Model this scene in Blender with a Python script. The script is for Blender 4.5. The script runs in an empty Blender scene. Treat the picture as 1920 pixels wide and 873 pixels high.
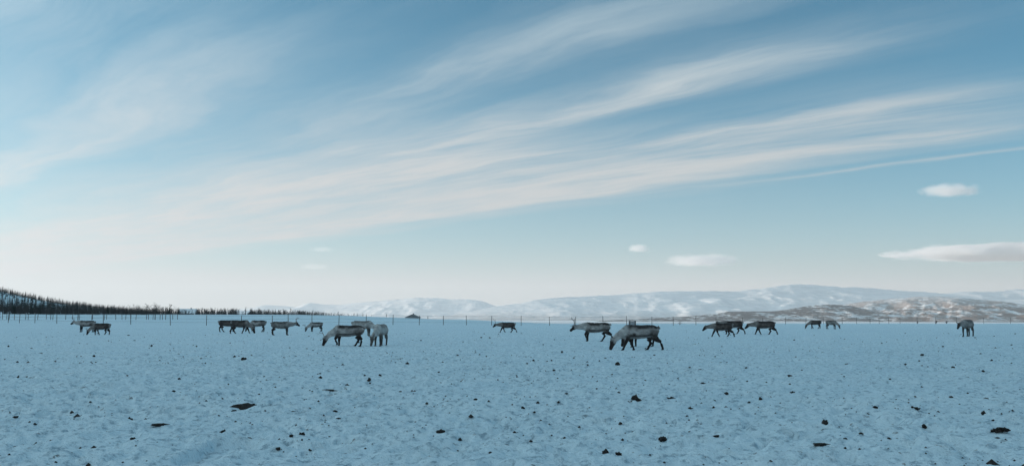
import bpy, bmesh, math, random
import numpy as np
from mathutils import Vector, Matrix, kdtree

# ------------------------------------------------------------------ camera, light, sky
S = bpy.context.scene
COL = S.collection
FPX, HORIZON, CAMH = 1663.0, 598.0, 1.20          # focal length and horizon in photo pixels, eye height in m
PITCH = math.atan((HORIZON - 436.5) / FPX)
cam_data = bpy.data.cameras.new('camera')
cam_data.sensor_width = 36.0
cam_data.lens = 36.0 * FPX / 1920.0
cam_data.clip_start = 0.1
cam_data.clip_end = 60000.0
cam = bpy.data.objects.new('camera', cam_data)
COL.objects.link(cam)
cam.location = (0, 0, CAMH)
cam.rotation_euler = (math.pi / 2 + PITCH, 0, 0)
S.camera = cam

SUN_AZ, SUN_EL = math.radians(-78), math.radians(7.0)   # azimuth clockwise from +Y (view direction)
sun_dir = Vector((math.sin(SUN_AZ) * math.cos(SUN_EL), math.cos(SUN_AZ) * math.cos(SUN_EL), math.sin(SUN_EL)))
sl = bpy.data.lights.new('sun', 'SUN')
sl.energy = 3.4
sl.angle = math.radians(0.5)
sl.color = (1.0, 0.80, 0.66)
sun = bpy.data.objects.new('sun', sl)
COL.objects.link(sun)
sun.location = (-400, 0, 200)
sun.rotation_euler = sun_dir.to_track_quat('Z', 'Y').to_euler()

S.view_settings.view_transform = 'Standard'
S.view_settings.look = 'None'
S.view_settings.gamma = 1.0
S.view_settings.exposure = 0.54
S.cycles.volume_bounces = 3
S.cycles.max_bounces = 6

W = bpy.data.worlds.new('World')
S.world = W
W.use_nodes = True
wn, wl = W.node_tree.nodes, W.node_tree.links
wn.clear()


class NT:
    """tiny helper to write node maths"""
    def __init__(self, tree):
        self.n, self.l = tree.nodes, tree.links

    def node(self, typ, **kw):
        nd = self.n.new(typ)
        for k, v in kw.items():
            setattr(nd, k, v)
        return nd

    def put(self, sock, v):
        if hasattr(v, 'is_linked') or hasattr(v, 'links'):
            self.l.new(v, sock)
        else:
            sock.default_value = v

    def m(self, op, a, b=None, c=None, clamp=False):
        nd = self.node('ShaderNodeMath', operation=op, use_clamp=clamp)
        self.put(nd.inputs[0], a)
        if b is not None:
            self.put(nd.inputs[1], b)
        if c is not None:
            self.put(nd.inputs[2], c)
        return nd.outputs[0]

    def add(self, *a):
        r = a[0]
        for b in a[1:]:
            r = self.m('ADD', r, b)
        return r

    def mul(self, *a):
        r = a[0]
        for b in a[1:]:
            r = self.m('MULTIPLY', r, b)
        return r

    def sub(self, a, b):
        return self.m('SUBTRACT', a, b)

    def step(self, x, lo, hi, a=0.0, b=1.0, kind='SMOOTHSTEP'):
        nd = self.node('ShaderNodeMapRange', interpolation_type=kind)
        self.put(nd.inputs[0], x)
        for i, v in enumerate((lo, hi, a, b)):
            self.put(nd.inputs[1 + i], v)
        return nd.outputs[0]

    def vec(self, x, y, z=0.0):
        nd = self.node('ShaderNodeCombineXYZ')
        for i, v in enumerate((x, y, z)):
            self.put(nd.inputs[i], v)
        return nd.outputs[0]

    def noise(self, vec, scale=1.0, detail=4.0, rough=0.55, dist=0.0, dim='3D'):
        nd = self.node('ShaderNodeTexNoise', noise_dimensions=dim)
        self.put(nd.inputs['Vector'], vec)
        nd.inputs['Scale'].default_value = scale
        nd.inputs['Detail'].default_value = detail
        nd.inputs['Roughness'].default_value = rough
        nd.inputs['Distortion'].default_value = dist
        return nd.outputs[0]

    def ramp(self, x, pts, interp='B_SPLINE'):
        nd = self.node('ShaderNodeValToRGB')
        cr = nd.color_ramp
        cr.interpolation = interp
        while len(cr.elements) < len(pts):
            cr.elements.new(0.5)
        for e, (p, v) in zip(cr.elements, pts):
            e.position = p
            e.color = (v, v, v, 1) if not isinstance(v, tuple) else (*v, 1)
        self.put(nd.inputs[0], x)
        return nd.outputs[0]

    def mix(self, f, a, b):
        nd = self.node('ShaderNodeMix', data_type='RGBA')
        self.put(nd.inputs[0], f)
        for s, v in ((nd.inputs[6], a), (nd.inputs[7], b)):
            if isinstance(v, tuple):
                s.default_value = (*v, 1) if len(v) == 3 else v
            else:
                self.l.new(v, s)
        return nd.outputs[2]


w = NT(W.node_tree)
tc = w.node('ShaderNodeTexCoord')
sep = w.node('ShaderNodeSeparateXYZ')
wl.new(tc.outputs['Generated'], sep.inputs[0])
sky = w.node('ShaderNodeTexSky', sky_type='NISHITA')
sky.sun_disc = False
sky.sun_elevation = SUN_EL
sky.sun_rotation = SUN_AZ
sky.altitude = 20
sky.air_density = 0.64
sky.dust_density = 0.7
sky.ozone_density = 2.4
bg = w.node('ShaderNodeBackground')
bg.inputs[1].default_value = 0.15
wo = w.node('ShaderNodeOutputWorld')
wl.new(bg.outputs[0], wo.inputs[0])
SKYCOL = sky.outputs[0]

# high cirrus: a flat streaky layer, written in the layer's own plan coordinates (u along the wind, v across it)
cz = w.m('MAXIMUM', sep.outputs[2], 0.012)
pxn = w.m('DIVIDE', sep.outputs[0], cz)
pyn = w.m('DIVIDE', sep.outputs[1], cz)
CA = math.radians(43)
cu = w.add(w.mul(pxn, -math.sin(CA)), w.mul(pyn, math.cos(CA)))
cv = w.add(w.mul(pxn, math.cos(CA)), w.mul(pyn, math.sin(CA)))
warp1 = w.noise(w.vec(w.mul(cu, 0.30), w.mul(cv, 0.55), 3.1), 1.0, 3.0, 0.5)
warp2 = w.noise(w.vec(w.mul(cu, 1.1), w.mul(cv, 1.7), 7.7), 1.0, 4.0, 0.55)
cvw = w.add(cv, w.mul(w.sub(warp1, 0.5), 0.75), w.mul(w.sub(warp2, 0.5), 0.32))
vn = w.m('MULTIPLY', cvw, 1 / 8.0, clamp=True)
prof_near = w.ramp(vn, [(0.0, 1.0), (.045, .9), (.10, .34), (.19, .12), (.235, .05), (.285, .60), (.325, .12), (.372, .90), (.425, .07), (.47, .20),  # low end: heavy unseen cirrus overhead and behind, added to brighten the snow
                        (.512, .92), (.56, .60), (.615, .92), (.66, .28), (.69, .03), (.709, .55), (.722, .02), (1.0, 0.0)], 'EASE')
prof_far = w.ramp(vn, [(0.0, .95), (.03, .75), (.08, .24), (.145, .28), (.19, .72), (.24, .30), (.31, .48), (.37, .86), (.44, .97), (.53, .78), (.60, .96),  # same added overhead cover at the low end
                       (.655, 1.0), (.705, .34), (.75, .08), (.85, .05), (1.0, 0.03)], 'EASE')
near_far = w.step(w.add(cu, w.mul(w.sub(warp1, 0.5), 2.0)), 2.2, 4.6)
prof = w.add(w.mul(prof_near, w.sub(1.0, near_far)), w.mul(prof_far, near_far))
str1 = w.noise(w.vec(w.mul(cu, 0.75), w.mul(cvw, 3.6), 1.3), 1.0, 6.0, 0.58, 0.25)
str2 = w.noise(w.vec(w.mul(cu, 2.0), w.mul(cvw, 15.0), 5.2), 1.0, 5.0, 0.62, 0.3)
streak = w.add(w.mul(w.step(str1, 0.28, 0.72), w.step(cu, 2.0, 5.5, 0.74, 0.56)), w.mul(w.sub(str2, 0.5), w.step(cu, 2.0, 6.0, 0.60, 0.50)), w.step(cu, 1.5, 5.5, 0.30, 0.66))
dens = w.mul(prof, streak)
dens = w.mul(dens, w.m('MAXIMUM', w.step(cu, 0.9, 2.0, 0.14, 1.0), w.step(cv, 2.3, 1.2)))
# thin veil that thickens with the slant path
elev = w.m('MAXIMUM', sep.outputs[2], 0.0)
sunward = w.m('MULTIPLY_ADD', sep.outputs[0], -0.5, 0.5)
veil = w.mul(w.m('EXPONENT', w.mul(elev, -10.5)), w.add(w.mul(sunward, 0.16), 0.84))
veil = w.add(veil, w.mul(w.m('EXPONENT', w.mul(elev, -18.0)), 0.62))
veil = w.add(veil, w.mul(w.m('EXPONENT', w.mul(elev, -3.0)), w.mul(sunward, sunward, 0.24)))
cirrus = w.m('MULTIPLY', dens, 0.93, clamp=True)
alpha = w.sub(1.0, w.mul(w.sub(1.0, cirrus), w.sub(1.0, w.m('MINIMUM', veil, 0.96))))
# ice-crystal cloud scatters forward: brighter towards the sun (Henyey-Greenstein)
nv = w.node('ShaderNodeVectorMath', operation='NORMALIZE')
wl.new(tc.outputs['Generated'], nv.inputs[0])
dt = w.node('ShaderNodeVectorMath', operation='DOT_PRODUCT')
wl.new(nv.outputs[0], dt.inputs[0])
dt.inputs[1].default_value = sun_dir
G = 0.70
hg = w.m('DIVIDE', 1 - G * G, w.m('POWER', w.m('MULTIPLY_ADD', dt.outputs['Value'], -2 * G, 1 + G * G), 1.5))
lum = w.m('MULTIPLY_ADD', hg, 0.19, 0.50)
base = w.mix(w.step(elev, 0.12, 0.55), w.mix(sunward, (4.62, 4.95, 5.08), (4.72, 4.78, 4.78)), (3.6, 5.2, 6.0))  # added overhead cirrus made bluer to tint the light on the snow
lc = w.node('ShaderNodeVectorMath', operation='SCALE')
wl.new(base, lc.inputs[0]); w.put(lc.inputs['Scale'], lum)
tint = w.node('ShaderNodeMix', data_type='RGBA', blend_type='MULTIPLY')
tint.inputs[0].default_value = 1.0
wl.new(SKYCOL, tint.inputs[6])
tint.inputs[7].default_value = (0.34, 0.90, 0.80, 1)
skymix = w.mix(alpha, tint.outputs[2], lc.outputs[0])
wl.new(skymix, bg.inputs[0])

# ------------------------------------------------------------------ helpers
rng = np.random.default_rng(7)
random.seed(7)


def tag(o, label=None, cat=None, group=None, kind=None):
    for k, v in (('label', label), ('category', cat), ('group', group), ('kind', kind)):
        if v:
            o[k] = v
    return o


def empty(name, loc, rz=0.0, scale=1.0, size=0.3):
    o = bpy.data.objects.new(name, None)
    COL.objects.link(o)
    o.empty_display_size = size
    o.location = loc
    o.rotation_euler = (0, 0, rz)
    o.scale = (scale,) * 3
    return o


def link(name, me, parent=None, loc=None):
    o = bpy.data.objects.new(name, me)
    COL.objects.link(o)
    if parent is not None:
        o.parent = parent
    if loc is not None:
        o.location = loc
    return o


def mesh_np(name, verts, faces, material=None, smooth=True):
    """faces: (n,3) or (n,4) array"""
    me = bpy.data.meshes.new(name)
    verts = np.asarray(verts, dtype=np.float32)
    faces = np.asarray(faces, dtype=np.int32)
    n, k = faces.shape
    me.vertices.add(len(verts))
    me.vertices.foreach_set('co', verts.ravel())
    me.loops.add(n * k)
    me.loops.foreach_set('vertex_index', faces.ravel())
    me.polygons.add(n)
    me.polygons.foreach_set('loop_start', np.arange(n, dtype=np.int32) * k)
    me.polygons.foreach_set('use_smooth', np.full(n, smooth))
    me.update(calc_edges=True)
    if material:
        me.materials.append(material)
    return me


def _hash(ix, iy, seed):
    h = (ix.astype(np.int64) * 374761393 + iy.astype(np.int64) * 668265263 + seed * 1442695041) & 0xFFFFFFFF
    h = ((h ^ (h >> 13)) * 1274126177) & 0xFFFFFFFF
    return ((h ^ (h >> 16)) & 0xFFFF) / 65535.0


def vnoise(x, y, seed=0):
    x = np.asarray(x, float); y = np.asarray(y, float)
    ix, iy = np.floor(x), np.floor(y)
    fx, fy = x - ix, y - iy
    fx = fx * fx * fx * (fx * (fx * 6 - 15) + 10)
    fy = fy * fy * fy * (fy * (fy * 6 - 15) + 10)
    a, b = _hash(ix, iy, seed), _hash(ix + 1, iy, seed)
    c, d = _hash(ix, iy + 1, seed), _hash(ix + 1, iy + 1, seed)
    return (a + (b - a) * fx) * (1 - fy) + (c + (d - c) * fx) * fy - 0.5


def fbm(x, y, octs=4, gain=0.5, lac=2.03, seed=0):
    r, a = 0.0, 1.0
    for i in range(octs):
        r = r + a * vnoise(x, y, seed + i * 17)
        x = x * lac + 11.3
        y = y * lac - 5.7
        a *= gain
    return r


def ridged(x, y, octs=5, gain=0.5, lac=2.1, seed=0):
    r, a = 0.0, 1.0
    for i in range(octs):
        r = r + a * (1 - 2 * np.abs(2 * vnoise(x, y, seed + i * 17)))
        x = x * lac + 3.1
        y = y * lac + 9.2
        a *= gain
    return r


def sst(x, a, b):
    t = np.clip((np.asarray(x, float) - a) / (b - a), 0, 1)
    return t * t * (3 - 2 * t)


# ------------------------------------------------------------------ the lie of the land
FJORD = -8.0


def ground_z(x, y):
    x = np.asarray(x, float); y = np.asarray(y, float)
    z = 0.10 * fbm(x / 17, y / 17, 3, seed=3) + 0.0 * x
    # gentle rise at the back of the paddock, highest to the left
    lift = np.interp(x / np.maximum(y, 1) * FPX + 960, [0, 560, 640, 780, 860, 960, 1050, 1920],
                     [2.6, 2.5, 2.3, 1.4, .9, .3, -.1, -.1])
    lift = np.where(y > 20, lift, 2.5 * sst(-x, 30, 120))
    z = z + lift * sst(y, 130, 262)
    # ground east and north of the paddock falls to the fjord
    shore = 275 + 18 * fbm(x / 60, y / 60, 3, seed=8)
    left_land = sst(-x, -10, 60)
    shore = shore + 620 * left_land * (1 + 0.2 * fbm(x / 90, x * 0, 2, seed=5))
    z = z - (8.0 + lift + 4) * sst(y, shore, shore + 90 + 160 * left_land)
    z = z - 12 * sst(x, 330, 480) - 0.0
    # long wooded ridge on the left that keeps the sun off the paddock
    crest = np.interp(y, [-900, -500, -150, 120, 300, 420, 500, 580, 640, 700, 760, 820],
                      [20, 80, 118, 118, 98, 42, 26, 15, 7, 2, .5, 0])
    cx = -352 + 22 * fbm(y / 160, y * 0, 2, seed=21)
    side = np.where(x > cx, np.exp(-((x - cx) / 72.0) ** 2), np.exp(-((x - cx) / 420.0) ** 2))
    z = z + crest * side * (1 + 0.22 * fbm(x / 70, y / 70, 4, seed=31))
    return z


def snow_relief(x, y):
    """trampled, wind-crusted snow"""
    d = np.hypot(x, y)
    near = np.clip(1.6 - d / 110, 0, 1) * (1 + 0.5 * np.exp(-d / 18))
    r = 0.045 * fbm(x / 2.4, y / 2.0, 3, seed=41)
    r = r + 0.048 * fbm(x / 0.22, y / 0.18, 3, 0.66, seed=47) * near
    r = r + 0.018 * (1 - 2 * np.abs(2 * vnoise(x / 0.45, y / 0.30, 49))) * near     # wind crust
    # hoof holes and dug-out feeding craters
    patch = sst(fbm(x / 3.5, y / 3.5, 3, seed=59), -0.15, 0.22)
    r = r - 0.055 * sst(vnoise(x / 0.17, y / 0.15, 53), 0.16, 0.32) * patch * near
    r = r - 0.07 * sst(fbm(x / 0.9, y / 0.8, 2, seed=61), 0.34, 0.48) * near
    return r


def at(px, py, z=0.0):
    """point on a level plane seen at a pixel of the photograph"""
    d = (CAMH - z) * FPX / (py - HORIZON)
    return (px - 960) / FPX * d, d


# ------------------------------------------------------------------ materials
def new_mat(name):
    m = bpy.data.materials.new(name)
    m.use_nodes = True
    t = NT(m.node_tree)
    b = m.node_tree.nodes['Principled BSDF']
    return m, t, b


def plain(name, col, rough=0.8, noise=0.0, scale=8.0, bump=0.0, spec=0.3):
    m, t, b = new_mat(name)
    b.inputs['Roughness'].default_value = rough
    b.inputs['Specular IOR Level'].default_value = spec
    co = t.node('ShaderNodeTexCoord').outputs['Object']
    if noise:
        n = t.noise(co, scale, 5, 0.6)
        lo = tuple(c * (1 - noise) for c in col)
        hi = tuple(min(1, c * (1 + noise)) for c in col)
        t.l.new(t.mix(t.step(n, 0.3, 0.7), lo, hi), b.inputs['Base Color'])
        if bump:
            bp = t.node('ShaderNodeBump')
            bp.inputs['Strength'].default_value = bump
            bp.inputs['Distance'].default_value = 0.02
            t.l.new(n, bp.inputs['Height'])
            t.l.new(bp.outputs[0], b.inputs['Normal'])
    else:
        b.inputs['Base Color'].default_value = (*col, 1)
    return m


def snow_mat():
    m, t, b = new_mat('snow')
    co = t.node('ShaderNodeNewGeometry').outputs['Position']
    b.inputs['Roughness'].default_value = 0.62
    b.inputs['Specular IOR Level'].default_value = 0.25
    big = t.noise(co, 0.035, 3, 0.55)
    mid = t.noise(co, 0.55, 5, 0.62)
    fine = t.noise(co, 5.0, 5, 0.68)
    grain = t.noise(co, 8.5, 5, 0.70)
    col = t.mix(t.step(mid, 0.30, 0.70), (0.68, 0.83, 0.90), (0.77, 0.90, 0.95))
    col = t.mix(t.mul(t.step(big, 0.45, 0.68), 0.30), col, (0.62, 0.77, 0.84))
    # refrozen, trodden patches between fresher drifts
    col = t.mix(t.mul(t.step(grain, 0.50, 0.66), 0.95), col, (0.34, 0.46, 0.53))
    # thin dirty places: trodden ground and old grass showing through
    dirt = t.mul(t.step(t.noise(co, 2.9, 7, 0.72), 0.60, 0.70), t.step(mid, 0.40, 0.62))
    col = t.mix(t.mul(dirt, 0.70), col, (0.15, 0.14, 0.13))
    peb = t.mul(t.step(t.noise(co, 9.0, 4, 0.65), 0.63, 0.70), t.step(mid, 0.36, 0.58))
    col = t.mix(t.mul(peb, 0.75), col, (0.10, 0.09, 0.08))
    t.l.new(col, b.inputs['Base Color'])
    bp = t.node('ShaderNodeBump')
    bp.inputs['Strength'].default_value = 0.9
    bp.inputs['Distance'].default_value = 0.10
    t.l.new(t.add(t.mul(grain, 0.8), t.mul(fine, 0.6)), bp.inputs['Height'])
    t.l.new(bp.outputs[0], b.inputs['Normal'])
    return m


def mountain_mat(name, tree_lo, tree_hi, amount, rock=0.25, wood=(0.085, 0.066, 0.058), sc=1.0):
    """wind-packed snow, bare birch wood on the lower slopes, rock ribs where it is steep"""
    m, t, b = new_mat(name)
    g = t.node('ShaderNodeNewGeometry')
    pos = g.outputs['Position']
    sp = t.node('ShaderNodeSeparateXYZ'); t.l.new(pos, sp.inputs[0])
    sn = t.node('ShaderNodeSeparateXYZ'); t.l.new(g.outputs['Normal'], sn.inputs[0])
    b.inputs['Roughness'].default_value = 0.8
    b.inputs['Specular IOR Level'].default_value = 0.1
    n1 = t.noise(pos, 0.0035 * sc, 7, 0.62)
    n2 = t.noise(pos, 0.016 * sc, 6, 0.65)
    n3 = t.noise(t.vec(t.mul(sp.outputs[0], 0.006 * sc), t.mul(sp.outputs[1], 0.006 * sc), t.mul(sp.outputs[2], 0.05 * sc)), 1.0, 5, 0.6)
    alt = t.add(sp.outputs[2], t.mul(t.sub(n1, 0.5), (tree_hi - tree_lo) * 1.3), t.mul(t.sub(n2, 0.5), (tree_hi - tree_lo) * 0.9))
    low = t.step(alt, tree_hi, tree_lo)
    woods = t.mul(low, t.step(t.add(t.mul(n2, 0.40), t.mul(n1, 0.45), t.mul(n3, 0.3)), 0.47, 0.60), amount)
    steep = t.step(t.add(sn.outputs[2], t.mul(t.sub(n2, 0.5), 0.55)), 0.80, 0.66)
    col = t.mix(t.step(n3, 0.35, 0.65), (0.70, 0.73, 0.75), (0.84, 0.85, 0.86))
    col = t.mix(t.mul(steep, rock), col, (0.16, 0.145, 0.135))
    col = t.mix(woods, col, wood)
    t.l.new(col, b.inputs['Base Color'])
    bp = t.node('ShaderNodeBump')
    bp.inputs['Strength'].default_value = 0.4
    bp.inputs['Distance'].default_value = 18.0 / sc
    t.l.new(t.add(n2, t.mul(n3, 0.4)), bp.inputs['Height'])
    t.l.new(bp.outputs[0], b.inputs['Normal'])
    return m


M_SNOW = snow_mat()

# ------------------------------------------------------------------ ground sheet
ang = np.concatenate([np.radians(np.arange(-40, 40.001, 0.10)), np.radians(np.linspace(40.001, 320, 150)[1:-1])])
rad = [0.6]
while rad[-1] < 1500:
    r_ = rad[-1]
    k_ = 1.06 if r_ < 6 else (1.0068 if r_ < 45 else (1.0105 if r_ < 140 else 1.02))
    rad.append(r_ * k_)
rad = np.array(rad)
A_, R_ = np.meshgrid(ang, rad, indexing='ij')
gx, gy = np.sin(A_) * R_, np.cos(A_) * R_
gz = ground_z(gx, gy) + snow_relief(gx, gy)
na, nr = A_.shape
verts = np.stack([gx, gy, gz], -1).reshape(-1, 3)
verts = np.vstack([verts, [[0, 0, float(ground_z(0.0, 0.0))]]])
ia = np.arange(na); ja = (ia + 1) % na
jr = np.arange(nr - 1)
v00 = (ia[:, None] * nr + jr[None]).ravel(); v01 = (ia[:, None] * nr + jr[None] + 1).ravel()
v10 = (ja[:, None] * nr + jr[None]).ravel(); v11 = (ja[:, None] * nr + jr[None] + 1).ravel()
quads = np.stack([v00, v01, v11, v10], -1)
ground = link('snow_ground', mesh_np('snow_ground', verts, quads, M_SNOW))
cap = np.stack([np.full(na, len(verts) - 1), ia * nr, ja * nr], -1)
gcap = link('ground_centre', mesh_np('ground_centre', verts[np.unique(cap)], np.searchsorted(np.unique(cap), cap), M_SNOW), ground)
tag(ground, 'trampled blue-shaded snow field of the paddock', kind='structure')

# ------------------------------------------------------------------ fjord: open water, and the snow-covered ice on it
m, t, b = new_mat('fjord_water')
b.inputs['Base Color'].default_value = (0.012, 0.03, 0.04, 1)
b.inputs['Roughness'].default_value = 0.16
b.inputs['IOR'].default_value = 1.333
bp = t.node('ShaderNodeBump'); bp.inputs['Strength'].default_value = 0.5; bp.inputs['Distance'].default_value = 0.5
t.l.new(t.noise(t.node('ShaderNodeNewGeometry').outputs['Position'], 0.3, 4, 0.6), bp.inputs['Height'])
t.l.new(bp.outputs[0], b.inputs['Normal'])
wv = np.array([[-9800, -1900, FJORD - .7], [9800, -1900, FJORD - .7], [9800, 12700, FJORD - .7], [-9800, 12700, FJORD - .7]])
water = link('fjord_water', mesh_np('fjord_water', wv, [[0, 1, 2, 3]], m))
tag(water, 'dark open fjord water in front of the right-hand hill', kind='structure')

M_ICE, t, b = new_mat('ice_snow')
pos = t.node('ShaderNodeNewGeometry').outputs['Position']
n1 = t.noise(pos, 0.004, 6, 0.6)
n2 = t.noise(pos, 0.02, 5, 0.6)
col = t.mix(t.step(n1, 0.35, 0.65), (0.72, 0.75, 0.77), (0.84, 0.85, 0.86))
t.l.new(t.mix(t.mul(t.step(n2, 0.58, 0.68), 0.5), col, (0.30, 0.30, 0.30)), b.inputs['Base Color'])
b.inputs['Roughness'].default_value = 0.7
bp = t.node('ShaderNodeBump'); bp.inputs['Strength'].default_value = 0.8; bp.inputs['Distance'].default_value = 4.0
t.l.new(n2, bp.inputs['Height']); t.l.new(bp.outputs[0], b.inputs['Normal'])
# outline of the ice: reaches the far shore on the left, ends along a ragged edge on the right
xs = np.linspace(-9700, 9000, 231)
edge_far = np.where(xs < 900, 12600, 12600 - (12600 - 2300) * sst(xs, 900, 1500)) + 260 * fbm(xs / 400, xs * 0, 4, seed=71)
edge_far = np.minimum(edge_far, 12650)
edge_near = np.full_like(xs, 150.0)
rows = np.linspace(0, 1, 40) ** 2
ix, ir = np.meshgrid(xs, rows, indexing='ij')
iy = edge_near[:, None] + (edge_far - edge_near)[:, None] * ir
iz = FJORD + 0.5 * fbm(ix / 120, iy / 120, 3, seed=73)
iv = np.stack([ix, iy, iz], -1).reshape(-1, 3)


def grid_faces(n, m_):
    a = (np.arange(n - 1)[:, None] * m_ + np.arange(m_ - 1)[None]).ravel()
    return np.stack([a, a + m_, a + m_ + 1, a + 1], -1)


ice = link('frozen_fjord', mesh_np('frozen_fjord', iv, grid_faces(len(xs), 40), M_ICE))
tag(ice, 'pale snow-covered ice on the fjord beyond the fence', kind='structure')


# ------------------------------------------------------------------ far hills
def range_mesh(name, prof, dist_fn, base_y, depth, mat, seed, rough, label, nx=420, ny=90, asym=0.5, rsc=700., front=1.4):
    """ridge whose skyline follows prof (photo px -> photo y); dist_fn(px) = distance of the crest"""
    pxs = np.linspace(prof[0][0], prof[-1][0], nx)
    ys = np.interp(pxs, [p[0] for p in prof], [p[1] for p in prof])
    ker = np.hanning(9); ker /= ker.sum()
    ys = np.convolve(np.pad(ys, 4, mode='edge'), ker, mode='valid')
    D = dist_fn(pxs)
    H = np.maximum((HORIZON - ys) / FPX * D + CAMH - FJORD, 2)       # crest height above fjord
    X = (pxs - 960) / FPX * D
    tx, ty = np.gradient(X), np.gradient(D)
    ln = np.hypot(tx, ty)
    nxn, nyn = -ty / ln, tx / ln                                      # away from the viewer
    s = np.concatenate([np.linspace(-1, 0, int(ny * .68), endpoint=False), np.linspace(0, 1, ny - int(ny * .68))])
    Sg = s[None, :] * np.ones((nx, 1))
    dep = depth * np.clip(H / H.max(), 0.12, 1)[:, None] ** 0.5
    wx = X[:, None] + nxn[:, None] * Sg * dep
    wy = D[:, None] + nyn[:, None] * Sg * dep
    shape = np.where(Sg < 0, np.clip(1 + Sg, 0, 1) ** front, np.clip(1 - Sg, 0, 1) ** 1.2)
    rg = ridged(wx / rsc, wy / rsc, 6, 0.52, seed=seed)
    fb = fbm(wx / (rsc * .45), wy / (rsc * .45), 5, 0.55, seed=seed + 5)
    env = np.clip(np.abs(Sg) * 3.2, 0, 1) * np.clip((1 - np.abs(Sg)) * 3, 0, 1)
    fine = 0.022 * fbm(wx / (rsc * .10), wy / (rsc * .10), 4, 0.6, seed=seed + 9)
    z = H[:, None] * (shape * (1 + 0 * rg) + env * rough * (0.55 * (rg - 0.6) + 0.8 * fb) + fine * np.clip(1.1 - np.abs(Sg), 0, 1))
    z = FJORD - 1.5 + np.maximum(z, -1.0)
    v = np.stack([wx, wy, z], -1).reshape(-1, 3)
    o = link(name, mesh_np(name, v, grid_faces(nx, len(s)), mat))
    tag(o, label, kind='structure')
    return o


range_mesh('far_mountains', [(250, 598), (330, 590), (400, 584), (470, 577), (497, 571), (530, 573), (556, 575), (580, 567), (605, 570), (640, 571), (680, 566), (720, 563), (755, 560), (775, 557.5),
           (800, 558), (830, 559), (842, 561), (856, 560), (880, 561), (905, 564), (925, 572), (950, 579), (1000, 588), (1060, 597)],
           lambda p: 11300 + (p - 700) * -1.2, 0, 1300, mountain_mat('snow_mountain_far', FJORD, 60, 0.35, 0.2), 101, 0.14,
           'pale hazy snow mountains low on the left horizon', nx=380, ny=60)
range_mesh('snow_mountains', [(800, 597), (850, 590), (890, 582), (925, 575), (950, 571), (975, 568), (1000, 562), (1040, 558), (1100, 555), (1150, 553), (1190, 549.5), (1220, 547), (1280, 545),
           (1330, 545.5), (1380, 546), (1410, 542), (1440, 539), (1470, 533.5), (1500, 533), (1540, 535), (1575, 538), (1600, 538), (1640, 540),
           (1680, 544), (1730, 547), (1770, 550.5), (1800, 546.5), (1850, 547), (1875, 546), (1900, 542), (1930, 542), (2000, 548), (2150, 556), (2350, 566), (2600, 590)],
           lambda p: 7600 + (p - 900) * 1.9, 0, 1700, mountain_mat('snow_mountain', 0, 80, 0.45, 0.20), 131, 0.14,
           'broad snow-covered mountain range in blue shade across the right horizon', nx=620, ny=110)
range_mesh('wooded_hill', [(1400, 601), (1470, 590), (1520, 582), (1560, 574), (1600, 567), (1640, 562), (1680, 559), (1720, 555), (1760, 555), (1800, 557), (1840, 562),
           (1870, 564), (1900, 568), (1930, 572), (1990, 580), (2080, 590), (2160, 600)],
           lambda p: 4650 - (p - 1600) * 1.2, 0, 950, mountain_mat('hill_birch_snow', 40, 185, 0.92, 0.45, (0.135, 0.084, 0.064), 1.6), 171, 0.26,
           'sunlit snowy hill patched with bare brown birch wood', nx=420, ny=90, rsc=330.)
range_mesh('dark_spit', [(1130, 600), (1200, 596.5), (1280, 593), (1340, 587), (1362, 583), (1420, 582.5), (1440, 583), (1470, 580), (1500, 575), (1530, 571), (1560, 570), (1590, 572),
           (1630, 580), (1680, 590), (1720, 599)],
           lambda p: 4000 + (p - 1400) * 0.9, 0, 430, mountain_mat('dark_birch_wood', 60, 260, 0.95, 0.5, (0.058, 0.050, 0.048), 2.4), 191, 0.16,
           'low dark wooded spit in front of the snow mountains', nx=300, ny=50, rsc=220.)


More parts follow.
